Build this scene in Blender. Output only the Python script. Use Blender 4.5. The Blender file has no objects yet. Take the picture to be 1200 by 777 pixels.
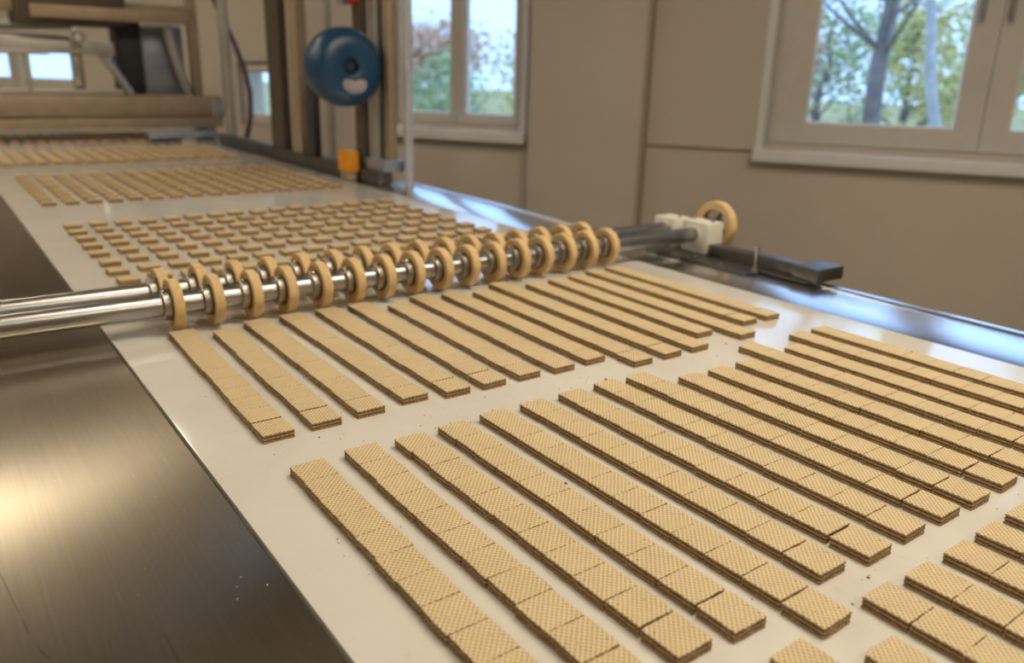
import bpy, bmesh, math, random
from mathutils import Vector, Matrix
random.seed(7)
PI = math.pi
scn = bpy.context.scene
COL = scn.collection

# ------------------------------------------------------------------ camera
FPX, YAW, PITCH, ROLL, CAMH = 942.65, 0.6355, 0.31094, 0.02729, 0.40
f_ = Vector((math.sin(YAW)*math.cos(PITCH), math.cos(YAW)*math.cos(PITCH), -math.sin(PITCH)))
r0 = Vector((math.cos(YAW), -math.sin(YAW), 0)); u0 = r0.cross(f_)
cr, sr = math.cos(ROLL), math.sin(ROLL)
r_ = cr*r0 + sr*u0; u_ = -sr*r0 + cr*u0
cam = bpy.data.objects.new('camera', bpy.data.cameras.new('camera'))
COL.objects.link(cam); scn.camera = cam
cam.matrix_world = Matrix(((r_.x, u_.x, -f_.x, 0), (r_.y, u_.y, -f_.y, 0), (r_.z, u_.z, -f_.z, CAMH), (0, 0, 0, 1)))
cam.data.sensor_width = 36; cam.data.sensor_fit = 'HORIZONTAL'
cam.data.lens = FPX/1200*36
cam.data.clip_start = 0.02; cam.data.clip_end = 200
cam.data.dof.use_dof = True
cam.data.dof.focus_distance = 0.84
cam.data.dof.aperture_fstop = 4.2

# ------------------------------------------------------------------ world, exposure
w = bpy.data.worlds.new('sky'); scn.world = w; w.use_nodes = True
bg = w.node_tree.nodes['Background']
bg.inputs[0].default_value = (0.38, 0.59, 1.0, 1); bg.inputs[1].default_value = 1.7
scn.view_settings.view_transform = 'Standard'; scn.view_settings.look = 'None'
scn.view_settings.exposure = 0.62; scn.view_settings.gamma = 1.0
scn.view_settings.use_curve_mapping = False
LAMP_COL = (1.0, 0.87, 0.67); LAMP_STR = 11.0; TUBE_STR = 12.0

# ------------------------------------------------------------------ material helpers
class NT:
    def __init__(s, name):
        m = bpy.data.materials.new(name); m.use_nodes = True
        s.m = m; s.t = m.node_tree; s.n = s.t.nodes; s.b = s.n['Principled BSDF']
    def new(s, typ, **kw):
        n = s.n.new(typ)
        for k, v in kw.items(): setattr(n, k, v)
        return n
    def link(s, a, b): s.t.links.new(a, b)
    def math(s, op, a, b=None, c=None):
        n = s.new('ShaderNodeMath', operation=op)
        for i, v in enumerate((a, b, c)):
            if v is None: continue
            if isinstance(v, (int, float)): n.inputs[i].default_value = v
            else: s.link(v, n.inputs[i])
        return n.outputs[0]
    def coords(s, kind='Object', scale=(1, 1, 1)):
        tc = s.new('ShaderNodeTexCoord'); mp = s.new('ShaderNodeMapping')
        mp.inputs['Scale'].default_value = scale
        s.link(tc.outputs[kind], mp.inputs[0]); return mp.outputs[0]
    def noise(s, vec, scale, detail=3, rough=.5):
        n = s.new('ShaderNodeTexNoise'); n.inputs['Scale'].default_value = scale
        n.inputs['Detail'].default_value = detail; n.inputs['Roughness'].default_value = rough
        s.link(vec, n.inputs['Vector']); return n.outputs['Fac']
    def mix(s, fac, a, b):
        n = s.new('ShaderNodeMix', data_type='RGBA')
        for sock, v in ((n.inputs[0], fac), (n.inputs[6], a), (n.inputs[7], b)):
            if isinstance(v, (int, float)): sock.default_value = v
            elif isinstance(v, tuple): sock.default_value = (*v, 1) if len(v) == 3 else v
            else: s.link(v, sock)
        return n.outputs[2]
    def ramp(s, fac, p0, p1):
        n = s.new('ShaderNodeMapRange'); n.inputs[1].default_value = p0; n.inputs[2].default_value = p1
        s.link(fac, n.inputs[0]); return n.outputs[0]
    def bump(s, hgt, strength, dist):
        n = s.new('ShaderNodeBump'); n.inputs['Strength'].default_value = strength
        n.inputs['Distance'].default_value = dist
        s.link(hgt, n.inputs['Height']); s.link(n.outputs[0], s.b.inputs['Normal'])
    def set(s, **kw):
        for k, v in kw.items():
            i = s.b.inputs[k.replace('_', ' ')]
            if hasattr(v, 'is_linked') or hasattr(v, 'links'): s.link(v, i)
            elif isinstance(v, tuple) and len(v) == 3 and i.type == 'RGBA': i.default_value = (*v, 1)
            else: i.default_value = v

def plain(name, col, rough=.5, metal=0, var=.12, scale=14, spec=.5):
    t = NT(name); c = t.coords()
    n = t.noise(c, scale, 4)
    lo = tuple(x*(1-var) for x in col); hi = tuple(min(1, x*(1+var)) for x in col)
    t.set(Base_Color=t.mix(t.ramp(n, .3, .7), lo, hi), Roughness=rough, Metallic=metal)
    t.b.inputs['Specular IOR Level'].default_value = spec
    return t.m

def brushed(name, col, rough, aniso, scratches=True, dust=0.0):
    t = NT(name)
    g = t.new('ShaderNodeNewGeometry'); pos = g.outputs['Position']
    def sc(v):
        mp = t.new('ShaderNodeMapping'); mp.inputs['Scale'].default_value = v
        t.link(pos, mp.inputs[0]); return mp.outputs[0]
    fine = t.noise(sc((330, 5, 40)), 1, 2)
    broad = t.noise(sc((6, 2.2, 3)), 1, 4)
    f2 = t.mix(t.ramp(broad, .3, .7), tuple(x*.86 for x in col), tuple(min(1, x*1.12) for x in col))
    f3 = t.mix(t.math('MULTIPLY', t.ramp(fine, .25, .8), .28), f2, tuple(x*.62 for x in col))
    rg = t.math('ADD', t.math('MULTIPLY', broad, .03), rough-.015)
    if scratches:
        v = t.new('ShaderNodeTexVoronoi', feature='DISTANCE_TO_EDGE'); v.inputs['Scale'].default_value = 1
        t.link(sc((9, 1.3, 1)), v.inputs['Vector'])
        msk = t.math('MULTIPLY', t.math('LESS_THAN', v.outputs['Distance'], .004), t.math('GREATER_THAN', broad, .55))
        f3 = t.mix(t.math('MULTIPLY', msk, .5), f3, tuple(x*.35 for x in col))
    t.set(Base_Color=f3, Metallic=1.0, Roughness=rg, Anisotropic=aniso)
    tg = t.new('ShaderNodeCombineXYZ'); tg.inputs[0].default_value = 1; tg.inputs[1].default_value = 0
    t.link(tg.outputs[0], t.b.inputs['Tangent'])
    return t.m

M = {}
def mat_wafer():
    t = NT('wafer_sheet'); tc = t.new('ShaderNodeTexCoord')
    sp = t.new('ShaderNodeSeparateXYZ'); t.link(tc.outputs['Object'], sp.inputs[0])
    X, Y = sp.outputs[0], sp.outputs[1]
    P = 0.0051
    a = t.math('PINGPONG', t.math('MULTIPLY', t.math('ADD', X, t.math('MULTIPLY', Y, .92)), 1/P), .5)
    b = t.math('PINGPONG', t.math('MULTIPLY', t.math('SUBTRACT', X, t.math('MULTIPLY', Y, .92)), 1/P), .5)
    d = t.math('MINIMUM', a, b)                     # 0 on the ridges
    ridge = t.math('SUBTRACT', 1, t.ramp(d, .05, .24))
    oi = t.new('ShaderNodeObjectInfo')
    big = t.noise(t.coords('Object'), 60, 3); fine = t.noise(t.coords('Object'), 900, 3)
    wn = t.new('ShaderNodeNewGeometry')
    cell = t.mix(t.ramp(big, .3, .7), (.50, .345, .15), (.60, .43, .20))
    cell = t.mix(t.math('MULTIPLY', oi.outputs['Random'], .5), cell, (.62, .46, .23))
    col = t.mix(t.math('MULTIPLY', ridge, .85), cell, (.92, .79, .54))
    col = t.mix(t.math('MULTIPLY', t.ramp(fine, .6, .85), .35), col, (.45, .27, .10))
    spk = t.noise(t.coords('Object'), 260, 1)
    col = t.mix(t.math('MULTIPLY', t.ramp(spk, .71, .75), .6), col, (.16, .08, .04))
    # toasted cut edges: faces that are not horizontal
    sn = t.new('ShaderNodeSeparateXYZ'); t.link(wn.outputs['True Normal'], sn.inputs[0])
    side = t.math('LESS_THAN', t.math('ABSOLUTE', sn.outputs[2]), .5)
    edge = t.mix(t.ramp(fine, .35, .65), (.34, .20, .08), (.62, .43, .21))
    col = t.mix(side, col, edge)
    t.set(Base_Color=col, Roughness=.62); t.b.inputs['Specular IOR Level'].default_value = .3
    t.bump(t.math('ADD', t.math('MULTIPLY', ridge, 1.0), t.math('MULTIPLY', fine, .35)), .8, .0008)
    return t.m
M['wafer'] = mat_wafer()
def mat_cream():
    t = NT('cocoa_cream'); n = t.noise(t.coords('Object'), 700, 3)
    t.set(Base_Color=t.mix(t.ramp(n, .3, .7), (.045, .016, .010), (.15, .07, .055)), Roughness=.55)
    t.bump(n, .6, .0005); return t.m
M['cream'] = mat_cream()
def mat_belt():
    t = NT('belt'); c = t.coords('Object')
    n = t.noise(c, 5, 4); n2 = t.noise(c, 90, 3)
    col = t.mix(t.ramp(n, .3, .7), (.70, .67, .615), (.77, .745, .695))
    col = t.mix(t.math('MULTIPLY', t.ramp(n2, .62, .8), .18), col, (.55, .45, .30))
    t.set(Base_Color=col, Roughness=t.math('ADD', t.math('MULTIPLY', n, .05), .07))
    t.b.inputs['Specular IOR Level'].default_value = .8
    t.bump(n2, .04, .0004); return t.m
M['belt'] = mat_belt()
M['plate'] = brushed('brushed_steel_plate', (.44, .385, .30), .31, .97)
M['strip'] = brushed('bright_steel_strip', (.74, .76, .80), .22, 0, False)
M['steel'] = plain('polished_steel', (.62, .60, .57), .17, 1, .06)
M['shaft'] = plain('turned_steel', (.46, .45, .45), .32, 1, .05, 40)
M['collar'] = plain('collar_steel', (.44, .41, .37), .38, 1, .05, 40)
M['refl_post'] = plain('post_window_reflection', (.50, .51, .56), .4, .2, .06)  # steel post: bluish window reflection put into the base colour
M['darksteel'] = plain('dull_dark_steel', (.16, .15, .14), .4, .9, .15)
M['framesteel'] = plain('frame_steel', (.50, .47, .43), .42, .6, .1)
M['tansteel'] = plain('warm_painted_steel', (.36, .28, .19), .45, .2, .1)
M['brown'] = plain('dark_brown_paint', (.085, .06, .04), .5, 0, .15)
M['black'] = plain('black_plastic', (.03, .03, .035), .45)
M['rubber'] = plain('tan_rubber', (.74, .53, .27), .6, 0, .08, 60, .3)
M['rubber_side'] = plain('tan_rubber_face', (.56, .36, .15), .6, 0, .1, 50, .3)
M['nylon'] = plain('white_nylon', (.80, .77, .68), .4, 0, .05)
M['bluep'] = plain('blue_paint', (.012, .06, .135), .35, 0, .12)
M['hub'] = plain('dark_hub', (.01, .02, .04), .5)
M['labelw'] = plain('worn_white_label', (.36, .33, .34), .5, 0, .25, 30)
M['orange'] = plain('orange_plastic', (.75, .30, .01), .45)
M['red'] = plain('red_plastic', (.6, .02, .02), .4)
M['greyblue'] = plain('grey_blue_metal', (.34, .37, .45), .35, .5)
M['greyp'] = plain('grey_paint', (.30, .30, .30), .5)
M['hose'] = plain('plum_hose', (.12, .07, .09), .4)
M['wall'] = plain('beige_wall', (.67, .595, .505), .6, 0, .03, 1.5, .3)
M['wallf'] = plain('pale_green_cream_wall', (.56, .54, .43), .6, 0, .03, 1.5, .3)
M['joint'] = plain('joint_sealant', (.33, .25, .14), .7, 0, .1)
M['white'] = plain('white_window_plastic', (.70, .66, .60), .35, 0, .03)
M['sill'] = plain('white_sill', (.88, .87, .86), .3, 0, .03)
M['ceil'] = plain('ceiling_paint', (.27, .22, .16), .8, 0, .06, 2)
M['floor'] = plain('floor_tile', (.24, .20, .16), .5, 0, .15, 3)
M['bark'] = plain('bark', (.22, .20, .20), .9, 0, .3, 8)
M['bark2'] = plain('pale_bark', (.55, .55, .58), .9, 0, .2, 8)
M['grass'] = plain('leafy_grass', (.42, .36, .14), .9, 0, .35, 1.2)
def leafmat(name, a, b):
    t = NT(name); oi = t.new('ShaderNodeNewGeometry')
    t.set(Base_Color=t.mix(oi.outputs['Random Per Island'], a, b), Roughness=.7)
    return t.m
M['leaf0'] = leafmat('yellow_leaf', (.80, .68, .28), (.56, .60, .28))
M['leaf1'] = leafmat('rust_leaf', (.80, .50, .34), (.72, .58, .44))
M['leaf2'] = leafmat('green_leaf', (.38, .50, .28), (.56, .62, .34))
def mat_glass():
    t = NT('window_glass'); tr = t.new('ShaderNodeBsdfTransparent'); gl = t.new('ShaderNodeBsdfGlossy')
    tr.inputs[0].default_value = (.95, .97, .97, 1); gl.inputs['Roughness'].default_value = .02
    mx = t.new('ShaderNodeMixShader'); mx.inputs[0].default_value = .05
    t.link(tr.outputs[0], mx.inputs[1]); t.link(gl.outputs[0], mx.inputs[2])
    t.link(mx.outputs[0], t.n['Material Output'].inputs[0]); return t.m
M['glass'] = mat_glass()
def mat_lamp(name, strength):
    t = NT(name)
    t.set(Base_Color=(.9, .9, .85)); t.b.inputs['Emission Color'].default_value = (*LAMP_COL, 1)
    t.b.inputs['Emission Strength'].default_value = strength; return t.m
M['lamp'] = mat_lamp('lamp_diffuser', LAMP_STR); M['tube'] = mat_lamp('bare_tube', TUBE_STR)

# ------------------------------------------------------------------ geometry helpers
def box(bm, x0, x1, y0, y1, z0, z1, bev=0):
    vs = [bm.verts.new((x, y, z)) for x in (x0, x1) for y in (y0, y1) for z in (z0, z1)]
    q = [(0, 1, 3, 2), (4, 6, 7, 5), (0, 4, 5, 1), (2, 3, 7, 6), (0, 2, 6, 4), (1, 5, 7, 3)]
    fs = [bm.faces.new([vs[i] for i in f]) for f in q]
    if bev:
        es = list({e for f in fs for e in f.edges})
        bmesh.ops.bevel(bm, geom=es, offset=bev, segments=2, affect='EDGES', profile=.6)
    return bm
def frame_of(d):
    d = d.normalized(); a = Vector((0, 0, 1)) if abs(d.z) < .9 else Vector((1, 0, 0))
    x = d.cross(a).normalized(); return x, d.cross(x)
def tube(bm, pts, rad, seg=16, cap=True):
    pts = [Vector(p) for p in pts]; rings = []
    for i, p in enumerate(pts):
        d = (pts[min(i+1, len(pts)-1)]-pts[max(i-1, 0)])
        x, y = frame_of(d); r = rad[i] if isinstance(rad, (list, tuple)) else rad
        rings.append([bm.verts.new(p+(x*math.cos(2*PI*k/seg)+y*math.sin(2*PI*k/seg))*r) for k in range(seg)])
    for a, b in zip(rings, rings[1:]):
        for k in range(seg): bm.faces.new((a[k], a[(k+1) % seg], b[(k+1) % seg], b[k]))
    if cap: bm.faces.new(rings[0][::-1]); bm.faces.new(rings[-1])
    return bm
def lathe(bm, prof, axis='X', seg=40, closed=True):
    """prof: list of (along, radius); turned about the axis through the origin"""
    rings = []
    for a, r in prof:
        ring = []
        for k in range(seg):
            c, s = r*math.cos(2*PI*k/seg), r*math.sin(2*PI*k/seg)
            ring.append(bm.verts.new({'X': (a, c, s), 'Y': (c, a, s), 'Z': (c, s, a)}[axis]))
        rings.append(ring)
    pr = list(zip(rings, rings[1:]))
    if closed: pr.append((rings[-1], rings[0]))
    for a, b in pr:
        for k in range(seg): bm.faces.new((a[k], a[(k+1) % seg], b[(k+1) % seg], b[k]))
    if not closed: bm.faces.new(rings[0][::-1]); bm.faces.new(rings[-1])
    return bm
def mesh_of(name, bm, mats, smooth=True):
    bmesh.ops.recalc_face_normals(bm, faces=bm.faces[:])
    me = bpy.data.meshes.new(name); bm.to_mesh(me); bm.free()
    for m in (mats if isinstance(mats, (list, tuple)) else [mats]): me.materials.append(m)
    if smooth:
        me.shade_smooth(); me.set_sharp_from_angle(angle=math.radians(35))
    return me
def obj(name, bm, mat, parent=None, smooth=True, loc=None):
    o = bpy.data.objects.new(name, mesh_of(name, bm, mat, smooth)); COL.objects.link(o)
    if parent: o.parent = parent
    if loc: o.location = loc
    return o
def bxo(name, b, mat, parent=None, bev=0):
    return obj(name, box(bmesh.new(), *b, bev), mat, parent)
def tag(o, label, cat, group=None, kind=None):
    o['label'] = label; o['category'] = cat
    if group: o['group'] = group
    if kind: o['kind'] = kind
    return o
def struct(o): o['kind'] = 'structure'; return o
def thing(name, label, cat, loc=(0, 0, 0), rz=0, group=None):
    o = bpy.data.objects.new(name, None); COL.objects.link(o); o.empty_display_size = .05
    o.location = loc; o.rotation_euler = (0, 0, rz); return tag(o, label, cat, group)

# ------------------------------------------------------------------ the room (its own frame: u along the window wall, v into the room)
FLOOR, CEIL = -0.92, 2.25
A = Vector((4.185, 2.332, 0)); ANG = math.radians(-32)
S = Vector((math.sin(ANG), math.cos(ANG), 0)); N = Vector((-math.cos(ANG), math.sin(ANG), 0))
ROOM = Matrix(((S.x, N.x, 0, A.x), (S.y, N.y, 0, A.y), (0, 0, 1, 0), (0, 0, 0, 1)))
def room(o): o.matrix_world = ROOM; return o
def rp(s, v, z): return A + S*s + N*v + Vector((0, 0, z))
U0, U1, V1 = -4.2, 9.0, 8.2
# windows: (s0, s1, z0, z1)
WIN = [(-1.46, .66, .045, 2.08), (2.12, 3.02, .06, 2.08), (5.78, 7.3, .12, .66), (3.90, 4.27, 0.0, .43)]
bm = bmesh.new()
cuts = sorted(WIN, key=lambda q: q[0]); s = U0
for (a, b, z0, z1) in cuts:
    box(bm, s, a, -.28, 0, FLOOR, CEIL); box(bm, a, b, -.28, 0, FLOOR, z0); box(bm, a, b, -.28, 0, z1, CEIL); s = b
box(bm, s, U1, -.28, 0, FLOOR, CEIL)
wall_right = struct(room(obj('wall_right', bm, M['wall'], smooth=False)))
# pillar and the panel joints on the window wall
struct(room(bxo('trim_1', (1.335, 2.02, 0, .12, FLOOR, CEIL), M['wall'], None, .012)))
for i, b in enumerate([(1.318, 1.330, 0, .006, FLOOR, CEIL), (.70, 1.318, 0, .007, .008, .024)]):
    struct(room(bxo('trim_%d' % (i+2), b, M['joint'])))
struct(room(bxo('wall_left', (U0, U1, V1, V1+.2, FLOOR, CEIL), M['wall'])))
struct(room(bxo('wall_back', (U1, U1+.2, 0, V1, FLOOR, CEIL), M['wallf'])))
struct(room(bxo('wall_front', (U0-.2, U0, 0, V1, FLOOR, CEIL), M['wall'])))
struct(room(bxo('floor', (U0, U1, 0, V1, FLOOR-.1, FLOOR), M['floor'])))
struct(room(bxo('ceiling', (U0, U1, 0, V1, CEIL, CEIL+.1), M['ceil'])))

def window(n, s0, s1, z0, z1, sashes, sill=True, border=.035):
    root = bpy.data.objects.new('window_%d' % n, None); COL.objects.link(root)
    root.matrix_world = ROOM; root['kind'] = 'structure'
    y0, y1 = -.13, -.055
    fr = bmesh.new()
    e = border
    box(fr, s0, s0+e, y0, y1, z0, z1); box(fr, s1-e, s1, y0, y1, z0, z1)
    box(fr, s0+e, s1-e, y0, y1, z0, z0+e); box(fr, s0+e, s1-e, y0, y1, z1-e, z1)
    obj('window_frame', fr, M['white'], root)
    for (a, b, wl, wr, hd) in sashes:
        q = bmesh.new(); c0, c1 = z0+e-.008, z1-e+.008; hb = .105 if wl > .05 else .05
        box(q, a, a+wl, y0+.012, y1+.016, c0, c1); box(q, b-wr, b, y0+.012, y1+.016, c0, c1)
        box(q, a+wl, b-wr, y0+.012, y1+.016, c0, c0+hb); box(q, a+wl, b-wr, y0+.012, y1+.016, c1-hb, c1)
        sh = obj('sash', q, M['white'], root)
        # thin bright glazing bead round the pane
        g = bmesh.new(); t = .012
        box(g, a+wl, a+wl+t, y0+.03, y1-.002, c0+hb, c1-hb); box(g, b-wr-t, b-wr, y0+.03, y1-.002, c0+hb, c1-hb)
        box(g, a+wl+t, b-wr-t, y0+.03, y1-.002, c0+hb, c0+hb+t); box(g, a+wl+t, b-wr-t, y0+.03, y1-.002, c1-hb-t, c1-hb)
        obj('glazing_bead', g, M['sill'], sh)
        obj('pane', box(bmesh.new(), a+wl, b-wr, y0+.036, y0+.040, c0+hb, c1-hb), M['glass'], sh)
        if hd:
            hq = bmesh.new(); box(hq, hd-.013, hd+.013, y1+.016, y1+.030, .72, .86, .004)
            box(hq, hd-.009, hd+.009, y1+.030, y1+.062, .80, .82); box(hq, hd-.010, hd+.010, y1+.050, y1+.066, .70, .82, .004)
            obj('handle', hq, M['greyp'], sh)
    if sill:
        obj('window_sill', box(bmesh.new(), s0-.05, s1+.045, -.055, .085, z0-.075, z0-.012, .006), M['sill'], root)
    # white reveal lining
    rv = bmesh.new()
    box(rv, s1, s1+.045, -.05, .012, z0-.012, z1+.045, .003); box(rv, s0-.045, s0, -.05, .012, z0-.012, z1+.045, .003)
    box(rv, s0, s1, -.05, .012, z1, z1+.045)
    if n != 4: obj('reveal', rv, M['sill'], root)
    else: rv.free()
    return root
window(1, *WIN[0], [(-.397, .635, .118, .178, -.305), (-1.435, -.401, .178, .118, -.43)])
window(2, *WIN[1], [(2.145, 2.566, .03, .045, None), (2.570, 2.995, .045, .03, None)])
window(3, *WIN[2], [(5.81, 6.52, .06, .06, None), (6.53, 7.27, .06, .06, None)])
window(4, *WIN[3], [(3.915, 4.255, .012, .012, None)], False, .02)

# ceiling lamps, the last two added as fill light
def lamp(x, y, rz, L, label, wd=.16, drop=.06, mat='lamp'):
    t = thing('ceiling_lamp', label, 'ceiling lamp', (x, y, CEIL-drop), rz, 'fluorescent ceiling lamps')
    bxo('housing', (-L/2, L/2, -wd/2-.02, wd/2+.02, .0, drop), M['white'], t, .006)
    bxo('diffuser', (-L/2+.02, L/2-.02, -wd/2, wd/2, -.045, 0), M[mat], t, .01)
    for e in (-1, 1): bxo('end_cap', (e*L/2-.02, e*L/2+.02, -wd/2-.01, wd/2+.01, -.048, 0), M['greyp'], t)
    return t
lamp(.95, .45, ANG, 1.5, 'long fluorescent lamp over the belt and its strips of wafers', .3)
lamp(1.9, .25, ANG, 1.5, 'long fluorescent lamp between the belt and the wide window', .3)
lamp(1.0, -1.6, ANG, 1.5, 'long fluorescent lamp over the near end of the belt', .3)
lamp(-.95, 4.2, 0, 2.9, 'long bright tube lamp over the far wide steel plate', .22, .06, 'tube')
lamp(-1.6, 6.2, ANG, 1.4, 'added unseen lamp lighting the area beside the far machine', .3)  # unseen lamp, added to brighten the far end
lamp(-1.9, 2.6, ANG, 1.4, 'added unseen fill lamp over the floor beside the wide steel plate', .3)  # also unseen, added for fill light

# ------------------------------------------------------------------ conveyor table
BX0, BX1, BY0, BY1 = .194, 1.294, -.9, 5.6
tb = thing('conveyor_table', 'long stainless steel conveyor table under the white belt', 'table', (0, 0, FLOOR))
def tbl(name, b, mat, bev=0): return bxo(name, (b[0], b[1], b[2], b[3], b[4]-FLOOR, b[5]-FLOOR), mat, tb, bev)
o = tbl('steel_plate', (-.75, BX0-.003, BY0, BY1, -.012, -.002), M['plate'], .001)
o['label'] = 'wide dull brushed steel plate'
o = tbl('steel_strip', (BX1+.002, 1.464, BY0, BY1, -.012, -.0015), M['strip'], .001)
o['label'] = 'narrow shiny steel strip beside the belt'
tbl('edge_groove', (1.464, 1.469, BY0, BY1, -.02, -.006), M['black'])
tbl('edge_lip', (1.469, 1.490, BY0, BY1, -.05, .001), M['strip'], .003)
tbl('bed', (-.73, 1.46, BY0+.02, BY1-.02, -.06, -.0125), M['framesteel'])
for x in (-.68, 1.36):
    for y in (-.6, 1.5, 3.4, 5.3): tbl('leg', (x, x+.06, y, y+.06, FLOOR, -.06), M['framesteel'])
for x in (-.67, 1.37): tbl('stretcher', (x, x+.04, -.54, 5.3, FLOOR+.2, FLOOR+.24), M['framesteel'])

bm = bmesh.new()
belt = obj('conveyor_belt', box(bmesh.new(), BX0, BX1, BY0, BY1, -.0118, 0, .0012), M['belt'])
tag(belt, 'smooth off white conveyor belt carrying rows of wafers', 'conveyor belt')

# ------------------------------------------------------------------ wafers
WW, WL, WT = .0372, .0398, .0102
def outline(w_, l_, jit, rnd, n=11, corner=.0009):
    pts = []
    hx, hy = w_/2, l_/2
    sides = [((-hx, -hy), (hx, -hy)), ((hx, -hy), (hx, hy)), ((hx, hy), (-hx, hy)), ((-hx, hy), (-hx, -hy))]
    for (a, b) in sides:
        L = math.hypot(b[0]-a[0], b[1]-a[1]); c = corner/L
        for k in range(n):
            t = c + (1-2*c)*k/(n-1)
            x, y = a[0]+(b[0]-a[0])*t, a[1]+(b[1]-a[1])*t
            nx, ny = (b[1]-a[1])/L, -(b[0]-a[0])/L
            d = rnd.uniform(-jit, jit*.4)
            pts.append((x+nx*d, y+ny*d))
    return pts
def slab(pts, z0, z1, bev=0):
    bm = bmesh.new()
    lo = [bm.verts.new((x, y, z0)) for x, y in pts]; hi = [bm.verts.new((x, y, z1-bev)) for x, y in pts]
    n = len(pts)
    for k in range(n): bm.faces.new((lo[k], lo[(k+1) % n], hi[(k+1) % n], hi[k]))
    if bev:
        tp = [bm.verts.new((x*(1-bev/.02), y*(1-bev/.02), z1)) for x, y in pts]
        for k in range(n): bm.faces.new((hi[k], hi[(k+1) % n], tp[(k+1) % n], tp[k]))
        hi = tp
    bm.faces.new(hi); bm.faces.new(lo[::-1])
    return bm
NV = 7
SHEET, CREAM = [], []
rv = random.Random(3)
ZS = [(0, .0022), (.0040, .0062), (.0080, WT)]; ZC = [(.0021, .0041), (.0061, .0081)]
for v in range(NV):
    row = []
    for k, (a, b) in enumerate(ZS):
        row.append(mesh_of('wafer_sheet', slab(outline(WW, WL, .0005, rv), a, b, .0004 if k == 2 else 0), M['wafer'], False))
    SHEET.append(row)
    CREAM.append([mesh_of('cream_layer', slab(outline(WW-.0010, WL-.0010, .0006, rv, 9), a, b), M['cream'], False) for a, b in ZC])

ORD = ['first', 'second', 'third', 'fourth', 'fifth', 'sixth', 'seventh', 'eighth', 'ninth', 'tenth', 'eleventh', 'twelfth',
       'thirteenth', 'fourteenth', 'fifteenth', 'sixteenth']
# strips of the three batches past the rollers: left edge far x,y -> left edge near x,y (metres on the belt)
R1 = [((.2692, 1.248), (.2605, .8148)), ((.3262, 1.2182), (.3195, .8174)), ((.3822, 1.2444), (.3787, .8192)), ((.4422, 1.2469), (.4424, .8265)),
      ((.5050, 1.2498), (.4995, .8168)), ((.5642, 1.2494), (.5566, .8158)), ((.6235, 1.2123), (.6136, .8139)), ((.6843, 1.2439), (.6727, .8095)),
      ((.742, 1.2316), (.7329, .8126)), ((.7988, 1.2122), (.7884, .7705)), ((.8585, 1.2462), (.8504, .7722)), ((.9212, 1.2097), (.9082, .7693)),
      ((.9786, 1.2111), (.9695, .814)), ((1.0354, 1.2159), (1.0238, .7706)), ((1.0938, 1.2331), (1.0893, .8178)), ((1.152, 1.2352), (1.1482, .8167))]
F2 = [(.2583, .7285), (.3201, .7336), (.3795, .7291), (.4367, .731), (.4965, .7348), (.5567, .7346), (.6172, .7356), (.6799, .7369), (.7352, .7331),
      (.7964, .6947), (.8527, .6907), (.9117, .6909), (.9757, .7367), (1.0316, .6947), (1.0938, .7318), (1.1515, .7312)]
NY2 = {2: .3064, 3: .3009, 4: .2662, 5: .3086, 6: .3021, 7: .3009, 8: .2996, 9: .2971, 10: .2972}
NX2 = {2: .3794, 3: .4345, 4: .4942, 5: .5526, 6: .6109, 7: .6709, 8: .7318, 9: .7876, 10: .8504}
F3 = {3: (.433, .27), 4: (.494, .2329), 5: (.5537, .2722), 6: (.6113, .2692), 7: (.6727, .2679), 8: (.7314, .2683), 9: (.7908, .2681)}
rw = random.Random(11)
strips = []      # (batch, strip, far, near, count)
# measured edges are of the top face; shift to the wafer's footprint
def add(batch, i, far, near, n): strips.append((batch, i, far, near, n))
for i, (a, b) in enumerate(R1): add(0, i, a, b, round((a[1]-b[1])/.0397))
for i, a in enumerate(F2):
    ny = NY2.get(i, .300 if a[1] > .71 else .297); nx = NX2.get(i, a[0]-.002)
    add(1, i, a, (nx, ny), round((a[1]-ny)/.0397))
for i in range(16):
    a = F3.get(i, (F2[i][0]-.003, .2685)); add(2, i, a, (a[0]-.002, a[1]-.0399*11), 11)

def pix(p):
    d = Vector(p)-Vector((0, 0, CAMH)); z = d.dot(f_)
    if z < .05: return None
    return 600+FPX*d.dot(r_)/z, 388.5-FPX*d.dot(u_)/z, z
allw = []
for (bt, i, a, b, n) in strips:
    L = (a[1]-b[1])/n
    for k in range(n):
        # small random shifts; the wafer at the near end often stands off a little
        t = (k+.5)/n
        x = a[0]+(b[0]-a[0])*t + WW/2 + rw.uniform(-.0009, .0009)
        y = a[1]-L*(k+.5) + rw.uniform(-.0002, .0002)
        if k == n-1 and bt < 2: y -= rw.choice((.0003, .0008, .0014, .0026))
        rz = rw.gauss(0, .010)
        allw.append((bt, i, k, x, y, rz, (L-.00045)/WL if L < .0404 else 1.0))
vis = []
for q in allw:
    p = pix((q[3], q[4], .01))
    q_in = p is not None and -30 < p[0] < 1230 and -20 < p[1] < 812
    vis.append((p[2] if q_in else 99, q_in))
order = sorted(range(len(allw)), key=lambda j: vis[j][0])
single = set(j for j in order[:330] if vis[j][1])

BN = ['batch nearest the rollers', 'second batch past the rollers', 'third batch past the rollers']
rest = []
for j, (bt, i, k, x, y, rz, sy) in enumerate(allw):
    if j not in single: rest.append((x, y, rz, sy)); continue
    t = thing('wafer_biscuit', '%s wafer from rollers in %s strip from wide steel plate, %s' % (ORD[k], ORD[i], BN[bt]), 'wafer',
              (x, y, 0.0002), rz + (PI if rw.random() < .5 else 0), 'wafer biscuits past the rollers')
    t.scale = (1, sy, 1)
    v = rw.randrange(NV)
    for me in SHEET[v]:
        c = bpy.data.objects.new('wafer_sheet', me); COL.objects.link(c); c.parent = t
    for me in CREAM[v]:
        c = bpy.data.objects.new('cream_layer', me); COL.objects.link(c); c.parent = t

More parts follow.
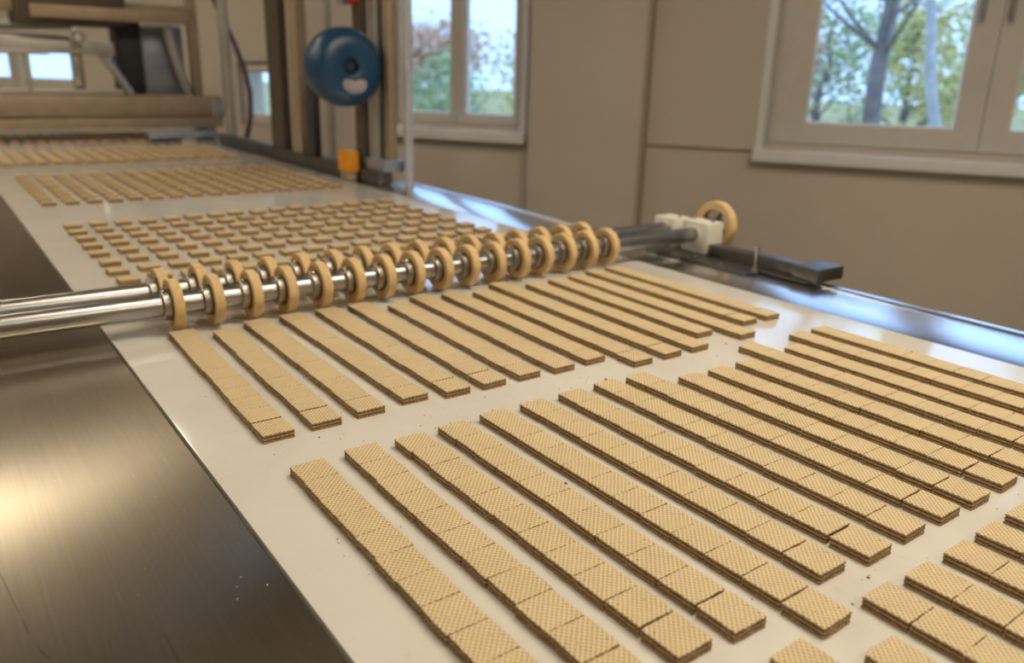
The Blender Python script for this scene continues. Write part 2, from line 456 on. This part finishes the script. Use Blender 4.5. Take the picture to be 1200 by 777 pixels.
# wafers still spaced out behind the rollers (and out of the picture): one object
def sparse(y_far, pitch, n, jx=.003, jy=.006):
    for i in range(16):
        off = rw.uniform(-.012, .012); x0 = .2700+.0590*i+WW/2
        for k in range(n):
            rest.append((x0+rw.uniform(-jx, jx)*.6, y_far-WL/2-k*pitch+off+rw.uniform(-jy, jy), rw.gauss(0, .03), 1))
sparse(2.285, .0905, 10)
sparse(3.345, .0725, 10)
sparse(4.32, .054, 11, .002, .003)
sparse(5.30, .054, 11, .002, .003)
verts, faces, mi = [], [], []
hx, hy = WW/2, WL/2
for (x, y, rz, sy) in rest:
    c, s_ = math.cos(rz), math.sin(rz)
    for (z0, z1, ins, m) in ((0, .0024, 0, 0), (.0024, .0039, .0007, 1), (.0039, .0063, 0, 0), (.0063, .0078, .0007, 1), (.0078, WT, 0, 0)):
        b0 = len(verts)
        for z in (z0, z1):
            for (px, py) in ((-1, -1), (1, -1), (1, 1), (-1, 1)):
                lx, ly = px*(hx-ins), py*(hy-ins)*sy
                verts.append((x+lx*c-ly*s_, y+lx*s_+ly*c, z+.0002))
        for f in ((0, 3, 2, 1), (4, 5, 6, 7), (0, 1, 5, 4), (1, 2, 6, 5), (2, 3, 7, 6), (3, 0, 4, 7)):
            faces.append([b0+q for q in f]); mi.append(m)
me = bpy.data.meshes.new('spaced_wafers'); me.from_pydata(verts, [], faces)
me.materials.append(M['wafer']); me.materials.append(M['cream'])
me.polygons.foreach_set('material_index', mi)
o = bpy.data.objects.new('spaced_wafers', me); COL.objects.link(o)
tag(o, 'hundreds of small golden wafers spaced out on the belt behind the rollers', 'wafers', kind='stuff')

# ------------------------------------------------------------------ rollers
WHX0, WHP, RF, RB, RZ, WR = .289, .0600, 1.278, 1.360, .0445, .0395
def ring_mesh():
    bm = bmesh.new(); r1, r0_, h2, c = WR, .0255, .0078, .0012
    lathe(bm, [(-h2+c, r1), (-h2, r1-c), (-h2, r1-.007), (-h2+.0016, r1-.009), (-h2+.0016, r0_), (h2-.0016, r0_), (h2-.0016, r1-.009), (h2, r1-.007), (h2, r1-c), (h2-c, r1)], 'X', 48)
    return mesh_of('rubber_wheel', bm, M['rubber'])
def collar_mesh():
    bm = bmesh.new(); lathe(bm, [(-.0055, .0168), (-.0055, .0236), (-.0047, .0244), (.0047, .0244), (.0055, .0236), (.0055, .0225), (.019, .0225), (.019, .0256), (.021, .0256), (.021, .0168)], 'X', 36)
    return mesh_of('collar', bm, M['collar'])
def screw_mesh():
    bm = bmesh.new(); lathe(bm, [(0, .0034), (.0026, .0034), (.0032, .0026), (.0032, .0015), (.0016, .0013)], 'Z', 12, False)
    return mesh_of('set_screw', bm, M['steel'])
ME_R, ME_C, ME_S = ring_mesh(), collar_mesh(), screw_mesh()
def roller(y, label, ph):
    t = thing('wheel_roller', label, 'roller', (0, y, RZ), 0, 'wheel rollers across the belt')
    bm = tube(bmesh.new(), [(-.62, 0, 0), (1.53, 0, 0)], .0168, 32)
    obj('shaft', bm, M['shaft'], t)
    rr = random.Random(int(ph*10))
    sl = bmesh.new(); tube(sl, [(-.62, 0, 0), (WHX0-.022, 0, 0)], .0176, 32); obj('sleeve', sl, M['shaft'], t)
    sl = bmesh.new(); tube(sl, [(WHX0+15*WHP+.014, 0, 0), (1.462, 0, 0)], .0176, 32); obj('sleeve', sl, M['shaft'], t)
    for i in range(16):
        x = WHX0+WHP*i+rr.uniform(-.0012, .0012)
        w_ = bpy.data.objects.new('rubber_wheel', ME_R); COL.objects.link(w_); w_.parent = t; w_.location = (x, 0, 0)
        c = bpy.data.objects.new('collar', ME_C); COL.objects.link(c); c.parent = t; c.location = (x-.0136, 0, 0)
        a = ph+rr.uniform(-.25, .25); c.rotation_euler = (a, 0, 0)
        s2 = bpy.data.objects.new('set_screw', ME_S); COL.objects.link(s2); s2.parent = c; s2.location = (0, 0, .0236)
    return t
roller(RF, 'front steel shaft with tan rubber wheels, beside the long wafer strips', .35)
roller(RB, 'rear steel shaft with tan rubber wheels, beside the spaced wafers', .3)

# bearing blocks and the rail they sit on
def bearing(y, x0, x1, zt, zb, wd, label):
    t = thing('bearing_block', label, 'bearing block', (x0, y, 0))
    bxo('block', (0, x1-x0, -wd/2, wd/2, zb, zt), M['nylon'], t, .004)
    bm = bmesh.new(); lathe(bm, [(-.003, .0178), (-.003, .021), (.0, .021), (.0, .0178)], 'X', 28)
    obj('bush', bm, M['nylon'], t, loc=(0, 0, RZ))
    for dy in (-1, 1):
        bm = bmesh.new(); tube(bm, [(0, 0, zt), (0, 0, zt+.004)], .005, 12)
        obj('bolt', bm, M['steel'], t, loc=((x1-x0)/2, dy*wd*.36, 0))
    return t
bearing(RF-.008, 1.466, 1.524, .077, .0035, .078, 'white nylon bearing block holding the front wheel shaft')
bearing(RB+.006, 1.462, 1.520, .074, .0035, .066, 'white nylon bearing block holding the rear wheel shaft')
bm = bmesh.new(); R2 = .056
lathe(bm, [(-.009, R2-.018), (-.012, R2-.002), (-.010, R2), (.010, R2), (.012, R2-.002), (.009, R2-.018)], 'X', 44)
hw = thing('drive_wheel', 'loose tan wheel with spokes beyond the white bearing blocks', 'wheel', (1.538, RF-.010, 0.064))
obj('rim', bm, M['rubber'], hw)
bm = bmesh.new(); lathe(bm, [(-.024, .008), (-.024, .016), (.010, .016), (.010, .008)], 'X', 24); obj('hub', bm, M['darksteel'], hw)
for k in range(4):
    a = k*PI/2+.4; bm = tube(bmesh.new(), [(0, .014*math.cos(a), .014*math.sin(a)), (0, (R2-.009)*math.cos(a), (R2-.009)*math.sin(a))], .005, 10)
    obj('spoke', bm, M['darksteel'], hw)
rl = thing('mounting_rail', 'dark steel mounting rail bolted along the shiny table edge', 'rail', (0, 0, 0))
bxo('base_plate', (1.445, 1.575, .94, 1.405, -.004+.0055, .0035), M['darksteel'], rl)
bxo('bar', (1.468, 1.505, .965, 1.225, .0035, .030), M['darksteel'], rl, .002)
bxo('end_box', (1.455, 1.548, .925, .985, .0035, .0315), M['darksteel'], rl, .002)
bxo('angle', (1.400, 1.445, 1.06, 1.36, -.0010, .0035), M['darksteel'], rl)
bm = bmesh.new(); tube(bm, [(1.432, 1.062, .0035), (1.432, 1.062, .052)], .0042, 12); tube(bm, [(1.432, 1.062, .052), (1.432, 1.062, .058)], .0085, 6)
obj('bolt', bm, M['steel'], rl)
bm = bmesh.new(); tube(bm, [(1.432, 1.062, .0035), (1.432, 1.062, .010)], .009, 6); obj('nut', bm, M['steel'], rl)
for (x, y) in ((1.415, 1.14), (1.42, 1.22), (1.42, 1.31)):
    bm = bmesh.new(); tube(bm, [(x, y, .0035), (x, y, .008)], .006, 6); obj('bolt', bm, M['steel'], rl)
# left support of the rollers, out of the picture
for y, lb in ((RF, 'front'), (RB, 'rear')):
    t = thing('bearing_block', 'white nylon bearing block on the wide steel plate, %s shaft' % lb, 'bearing block', (-.60, y, -.002))
    bxo('block', (-.03, .03, -.036, .036, 0, .088), M['nylon'], t, .004)

# ------------------------------------------------------------------ machine across the far end of the belt
mc = thing('coating_machine', 'large tan steel machine spanning the far end of the belt', 'machine', (0, 0, 0))
def mcb(name, b, mat, bev=.004): return bxo(name, b, M[mat], mc, bev)
mcb('crossbeam', (-.70, 1.455, 4.80, 5.05, .125, .232), 'tansteel')
mcb('lower_beam', (-.70, 1.44, 4.76, 5.02, .066, .118), 'tansteel')
mcb('reflection_plate', (1.02, 1.38, 4.66, 4.76, .018, .050), 'greyblue')  # grey-blue slab put in for a bluish reflection below the beam
mcb('beam_end_cap', (1.395, 1.472, 4.74, 4.80, .12, .215), 'greyp')
mcb('side_post', (1.335, 1.385, 4.90, 4.96, .232, 1.35), 'tansteel')
mcb('side_post', (-.62, -.55, 4.90, 4.97, .232, 1.35), 'tansteel')
mcb('top_beam', (.95, 1.34, 4.88, 4.98, .635, .70), 'tansteel')
mcb('top_beam', (-.55, .50, 4.88, 4.98, .63, .72), 'tansteel')
mcb('hopper', (.50, 1.00, 4.78, 5.15, .575, .80), 'brown', .02)
mcb('hopper_lip', (.56, 1.30, 4.74, 4.80, .60, .66), 'tansteel')
mcb('feed_tray', (.42, .93, 4.83, 5.10, .435, .495), 'framesteel')
mcb('feed_rail', (-.55, .62, 4.80, 4.84, .425, .450), 'framesteel')
mcb('front_rail', (-.55, .95, 4.82, 4.85, .236, .262), 'framesteel')
mcb('stay', (.505, .535, 4.82, 4.85, .25, .45), 'framesteel')
mcb('stay', (.73, .785, 4.90, 4.94, .25, .44), 'steel')
mcb('motor_box', (.98, 1.10, 4.98, 5.2, .235, .62), 'black', .01)
mcb('tank', (1.10, 1.325, 5.0, 5.3, .235, .60), 'greyblue', .02)
bm = tube(bmesh.new(), [(1.22, 4.93, .60), (1.25, 4.93, .45), (1.31, 4.93, .232)], .026, 14); obj('pipe', bm, M['framesteel'], mc)
bm = tube(bmesh.new(), [(.86, 4.9, .46), (.93, 4.9, .36), (1.0, 4.9, .235)], .022, 14); obj('pipe', bm, M['framesteel'], mc)
bm = tube(bmesh.new(), [(-.1, 4.95, .55), (.42, 4.95, .50), (.74, 4.95, .49)], .03, 14); obj('pipe', bm, M['framesteel'], mc)
bm = bmesh.new(); lathe(bm, [(-.02, .02), (-.02, .032), (.02, .032), (.02, .02)], 'Y', 24); obj('knob', bm, M['steel'], mc, loc=(.76, 4.78, .515))
for x in (-.62, 1.34): mcb('foot', (x, x+.08, 4.84, 5.0, .0005, .066), 'framesteel')
hs = obj('hose', tube(bmesh.new(), [(1.36, 4.86, .98), (1.43, 4.83, .82), (1.49, 4.8, .66), (1.555, 4.8, .50), (1.60, 4.8, .36), (1.618, 4.8, .25), (1.612, 4.8, .12), (1.58, 4.8, .0), (1.55, 4.8, -.3), (1.55, 4.8, -.9)], .015, 12), M['hose'])
tag(hs, 'dark plum hose curving down beside the far machine', 'hose')

# guard frame standing along the shiny strip
gf = thing('guard_frame', 'frame of steel and brown posts standing along the belt edge', 'machine frame', (0, 0, 0))
def gfb(name, b, mat, bev=.003): return bxo(name, b, M[mat], gf, bev)
gfb('base_rail', (1.345, 1.40, 2.66, 4.55, .0005, .045), 'darksteel')
bm = tube(bmesh.new(), [(1.435, 2.60, -.001), (1.435, 2.60, 1.4)], .0175, 18); obj('round_post', bm, M['refl_post'], gf)
gfb('post', (1.39, 1.42, 2.655, 2.70, .045, 1.4), 'tansteel')
gfb('thin_post', (1.392, 1.41, 2.706, 2.724, .045, 1.4), 'black')
gfb('post', (1.385, 1.42, 2.74, 2.80, .045, 1.4), 'framesteel')
gfb('post', (1.36, 1.395, 2.825, 2.875, .045, 1.4), 'brown')
gfb('post', (1.355, 1.40, 3.40, 3.50, .045, 1.4), 'tansteel')
gfb('post', (1.355, 1.39, 3.60, 3.76, .045, 1.4), 'brown')
gfb('thin_post', (1.40, 1.425, 3.20, 3.225, .045, 1.4), 'framesteel')
gfb('short_post', (1.36, 1.39, 3.27, 3.34, .045, .33), 'black')
gfb('foot_block', (1.36, 1.44, 2.64, 2.80, .046, .085), 'greyblue')
gfb('top_rail', (1.36, 1.42, 2.64, 4.4, 1.36, 1.40), 'framesteel')
gfb('bracket', (1.26, 1.36, 2.842, 2.866, .375, .435), 'darksteel')
gfb('post', (1.36, 1.40, 4.4, 4.46, .045, 1.4), 'framesteel')

# blue reel: axis towards the camera, a little to the right
ax = Vector((.0, -1, .03)).normalized()
reel = thing('cable_reel', 'round blue reel with worn white label hung on the guard frame', 'reel', (1.262, 2.745, .404))
q = Vector((0, -1, 0)).rotation_difference(ax); reel.rotation_mode = 'QUATERNION'; reel.rotation_quaternion = q
bm = bmesh.new()
prof = [(.080, .02), (.080, .085), (.072, .110), (.048, .128), (.010, .134), (-.030, .131), (-.056, .116), (-.070, .094), (-.072, .050), (-.066, .028), (-.048, .022)]
lathe(bm, prof, 'Y', 56, False); obj('housing', bm, M['bluep'], reel)
bm = bmesh.new(); lathe(bm, [(-.050, .023), (-.056, .017), (-.056, .007)], 'Y', 24, False); obj('hub', bm, M['hub'], reel)
bm = bmesh.new()
pts = []
for k in range(25):
    a = PI+k*PI/24; pts.append((.006+.044*math.cos(a), -.0735, -.060+.030*math.sin(a)))
for k in range(25):
    a = k*PI/24; pts.append((.006+.044*math.cos(a), -.0735, -.058+.008*math.sin(a)**.5+.010*abs(math.sin(2*a))**.6))
lo = [bm.verts.new(p) for p in pts]; hi = [bm.verts.new((p[0], p[1]+.006, p[2])) for p in pts]
bm.faces.new(lo); bm.faces.new(hi[::-1])
for k in range(len(pts)): bm.faces.new((lo[k], hi[k], hi[(k+1) % len(pts)], lo[(k+1) % len(pts)]))
obj('label', bm, M['labelw'], reel)
bm = tube(bmesh.new(), [(0.02, .07, 0), (0.02, .096, 0)], .02, 16); obj('mount', bm, M['darksteel'], reel)
ob = thing('switch_box', 'small orange box standing by the brown post', 'box', (1.319, 2.86, .0))
bxo('body', (-.024, .024, -.045, .045, .03, .108), M['orange'], ob, .008)
bxo('foot', (-.018, .018, -.035, .035, .0005, .03), M['tansteel'], ob, .003)
rb = thing('stop_button', 'red mushroom button mounted on the brown post', 'button', (1.344, 2.85, .655))
bm = bmesh.new(); lathe(bm, [(-.03, .012), (-.03, .03), (-.018, .036), (-.010, .030), (-.010, .014), (.014, .014)], 'Y', 24, False); obj('cap', bm, M['red'], rb)
bxo('housing', (-.03, .015, .0, .05, -.035, .035), M['greyp'], rb, .003)

# ------------------------------------------------------------------ crumbs
def crumbs(name, n, area, sizes, mat, label, seed, z0, dens=None):
    rc = random.Random(seed); bm = bmesh.new()
    for k in range(n):
        x, y = area(rc); r = rc.uniform(*sizes)*(2.2 if rc.random() < .06 else 1)
        c = Vector((x, y, z0+r*.5)); vs = []
        for d in ((1, 0, 0), (-1, 0, 0), (0, 1, 0), (0, -1, 0), (0, 0, 1), (0, 0, -1)):
            vs.append(bm.verts.new(c+Vector((d[0]*r*rc.uniform(.6, 1.5), d[1]*r*rc.uniform(.6, 1.5), d[2]*r*.45))))
        for a in (0, 1):
            for b in (2, 3):
                for e in (4, 5): bm.faces.new((vs[a], vs[b], vs[e]))
    o = obj(name, bm, mat, smooth=False); return tag(o, label, 'crumbs', kind='stuff')
M['crumb'] = plain('crumb_dark', (.10, .045, .02), .8, 0, .4, 200)
M['crumbl'] = plain('crumb_pale', (.78, .64, .38), .8, 0, .2, 200)
def a_belt(rc):
    if rc.random() < .5:                     # mostly beside the strips
        i = rc.randrange(16); return .2590+.0593*i-rc.uniform(.001, .016), rc.uniform(.2, 1.22)
    if rc.random() < .5: return rc.uniform(.26, 1.2), rc.uniform(.735, .815)
    return rc.uniform(.25, 1.1), rc.uniform(.27, .30) if rc.random() < .4 else rc.uniform(.1, 1.2)
crumbs('belt_crumbs', 230, a_belt, (.0005, .0011), M['crumb'], 'tiny dark wafer crumbs scattered on the white belt', 5, .0)
def a_plate(rc): return .19-abs(rc.gauss(0, .11)), rc.uniform(.3, 1.25)
crumbs('plate_crumbs', 170, a_plate, (.0003, .0008), M['crumbl'], 'tiny pale wafer crumbs dusted over the dull steel plate', 6, -.002)

# ------------------------------------------------------------------ outside: ground, autumn trees
GZ = -1.0
gnd = struct(room(bxo('ground', (-40, 60, -60, -.3, GZ-.2, GZ), M['grass'])))
def tree(s, d, h, r, leaf, nl, label, lean=0, bark='bark', spread=1.3, low=.25, lsz=.10):
    rt = random.Random(int(s*100+d*10+h))
    base = rp(s, -d, GZ)
    t = thing('autumn_tree', label, 'tree', base, 0, 'autumn trees outside the windows')
    tr = bmesh.new(); pts = [Vector((0, 0, -.05))]; dirv = Vector((S.x*lean, S.y*lean, 1)).normalized()
    for k in range(1, 8): pts.append(dirv*h*k/7+Vector((rt.uniform(-.06, .06), rt.uniform(-.06, .06), 0)))
    tube(tr, pts, [r*(1-.75*k/7) for k in range(8)], 10); obj('trunk', tr, M[bark], t)
    tips = []; br = bmesh.new()
    for k in range(22):
        f = rt.uniform(low, .97); p0 = dirv*h*f; a = rt.uniform(0, 2*PI); L = spread*(1.15-f)*rt.uniform(.6, 1.3)+.25
        p1 = p0+Vector((math.cos(a)*L*.5, math.sin(a)*L*.5, L*.35)); p2 = p0+Vector((math.cos(a)*L, math.sin(a)*L, L*.75))
        rr = r*.32*(1.1-f); tube(br, [p0, p1, p2], [rr, rr*.7, rr*.3], 6); tips += [p1, p2, (p1+p2)/2]
        for q in range(3):
            e = p1+(p2-p1)*rt.random(); p3 = e+Vector((rt.uniform(-.5, .5), rt.uniform(-.5, .5), rt.uniform(0, .5)))*L*.7
            tube(br, [e, p3], [rr*.4, rr*.15], 5); tips.append(p3)
    obj('branches', br, M[bark], t)
    lf = bmesh.new()
    for k in range(nl):
        p = rt.choice(tips)+Vector((rt.gauss(0, .2), rt.gauss(0, .2), rt.gauss(0, .18)))*spread
        n = Vector((rt.gauss(0, 1), rt.gauss(0, 1), rt.gauss(0, 1))).normalized(); x, y = frame_of(n); z = lsz*rt.uniform(.6, 1.3)
        vs = [lf.verts.new(p+x*z*a+y*z*b*.7) for a, b in ((-.5, 0), (0, -.5), (.5, 0), (0, .5))]
        lf.faces.new(vs)
    o = obj('foliage', lf, M[leaf], t, False); o['kind'] = 'stuff'
    return t
tree(-.08, 6, 5.5, .12, 'leaf2', 240, 'dark trunked tree with sparse green leaves outside the wide window', .03, 'bark', 1.2, .3)
tree(-.78, 4.2, 5.0, .065, 'leaf0', 100, 'slim leaning pale trunk tree outside the wide window', .22, 'bark2', .8, .4)
tree(.72, 8.4, 2.3, .08, 'leaf2', 1300, 'bushy green tree left of the dark trunk outside wide window', -.05, 'bark', .8, .05)
tree(-.66, 11, 2.4, .09, 'leaf0', 2200, 'round yellow tree behind the dark trunk outside wide window', 0, 'bark', .9, .04, .12)
tree(-3.9, 8.6, 2.5, .10, 'leaf1', 1800, 'rust leaved tree outside the right sash of the wide window', 0, 'bark', .9, .05)
tree(-4.6, 13, 2.8, .12, 'leaf2', 2200, 'broad green tree far behind the rust leaved tree', 0, 'bark', 1.1, .05)
tree(2.0, 16.5, 2.8, .14, 'leaf1', 3600, 'far rust tree behind the bushy green tree', 0, 'bark', 1.2, .05, .16)
tree(-2.6, 17, 2.8, .14, 'leaf0', 3600, 'far pale yellow tree behind the round yellow tree', 0, 'bark', 1.2, .05, .16)
tree(5.2, 9, 1.3, .07, 'leaf0', 1800, 'low yellow tree outside the narrow two sash window', 0, 'bark', .7, .05)
tree(7.5, 9.5, 1.35, .07, 'leaf2', 1800, 'low green tree outside the narrow two sash window', 0, 'bark', .7, .05)
tree(7.0, 15, 2.3, .10, 'leaf1', 4200, 'rust leaved tree behind the low trees, two sash window', 0, 'bark', 1.2, .05, .15)
tree(10.8, 15.5, 2.2, .10, 'leaf1', 4200, 'second rust leaved tree beyond the low green tree', 0, 'bark', 1.2, .05, .15)
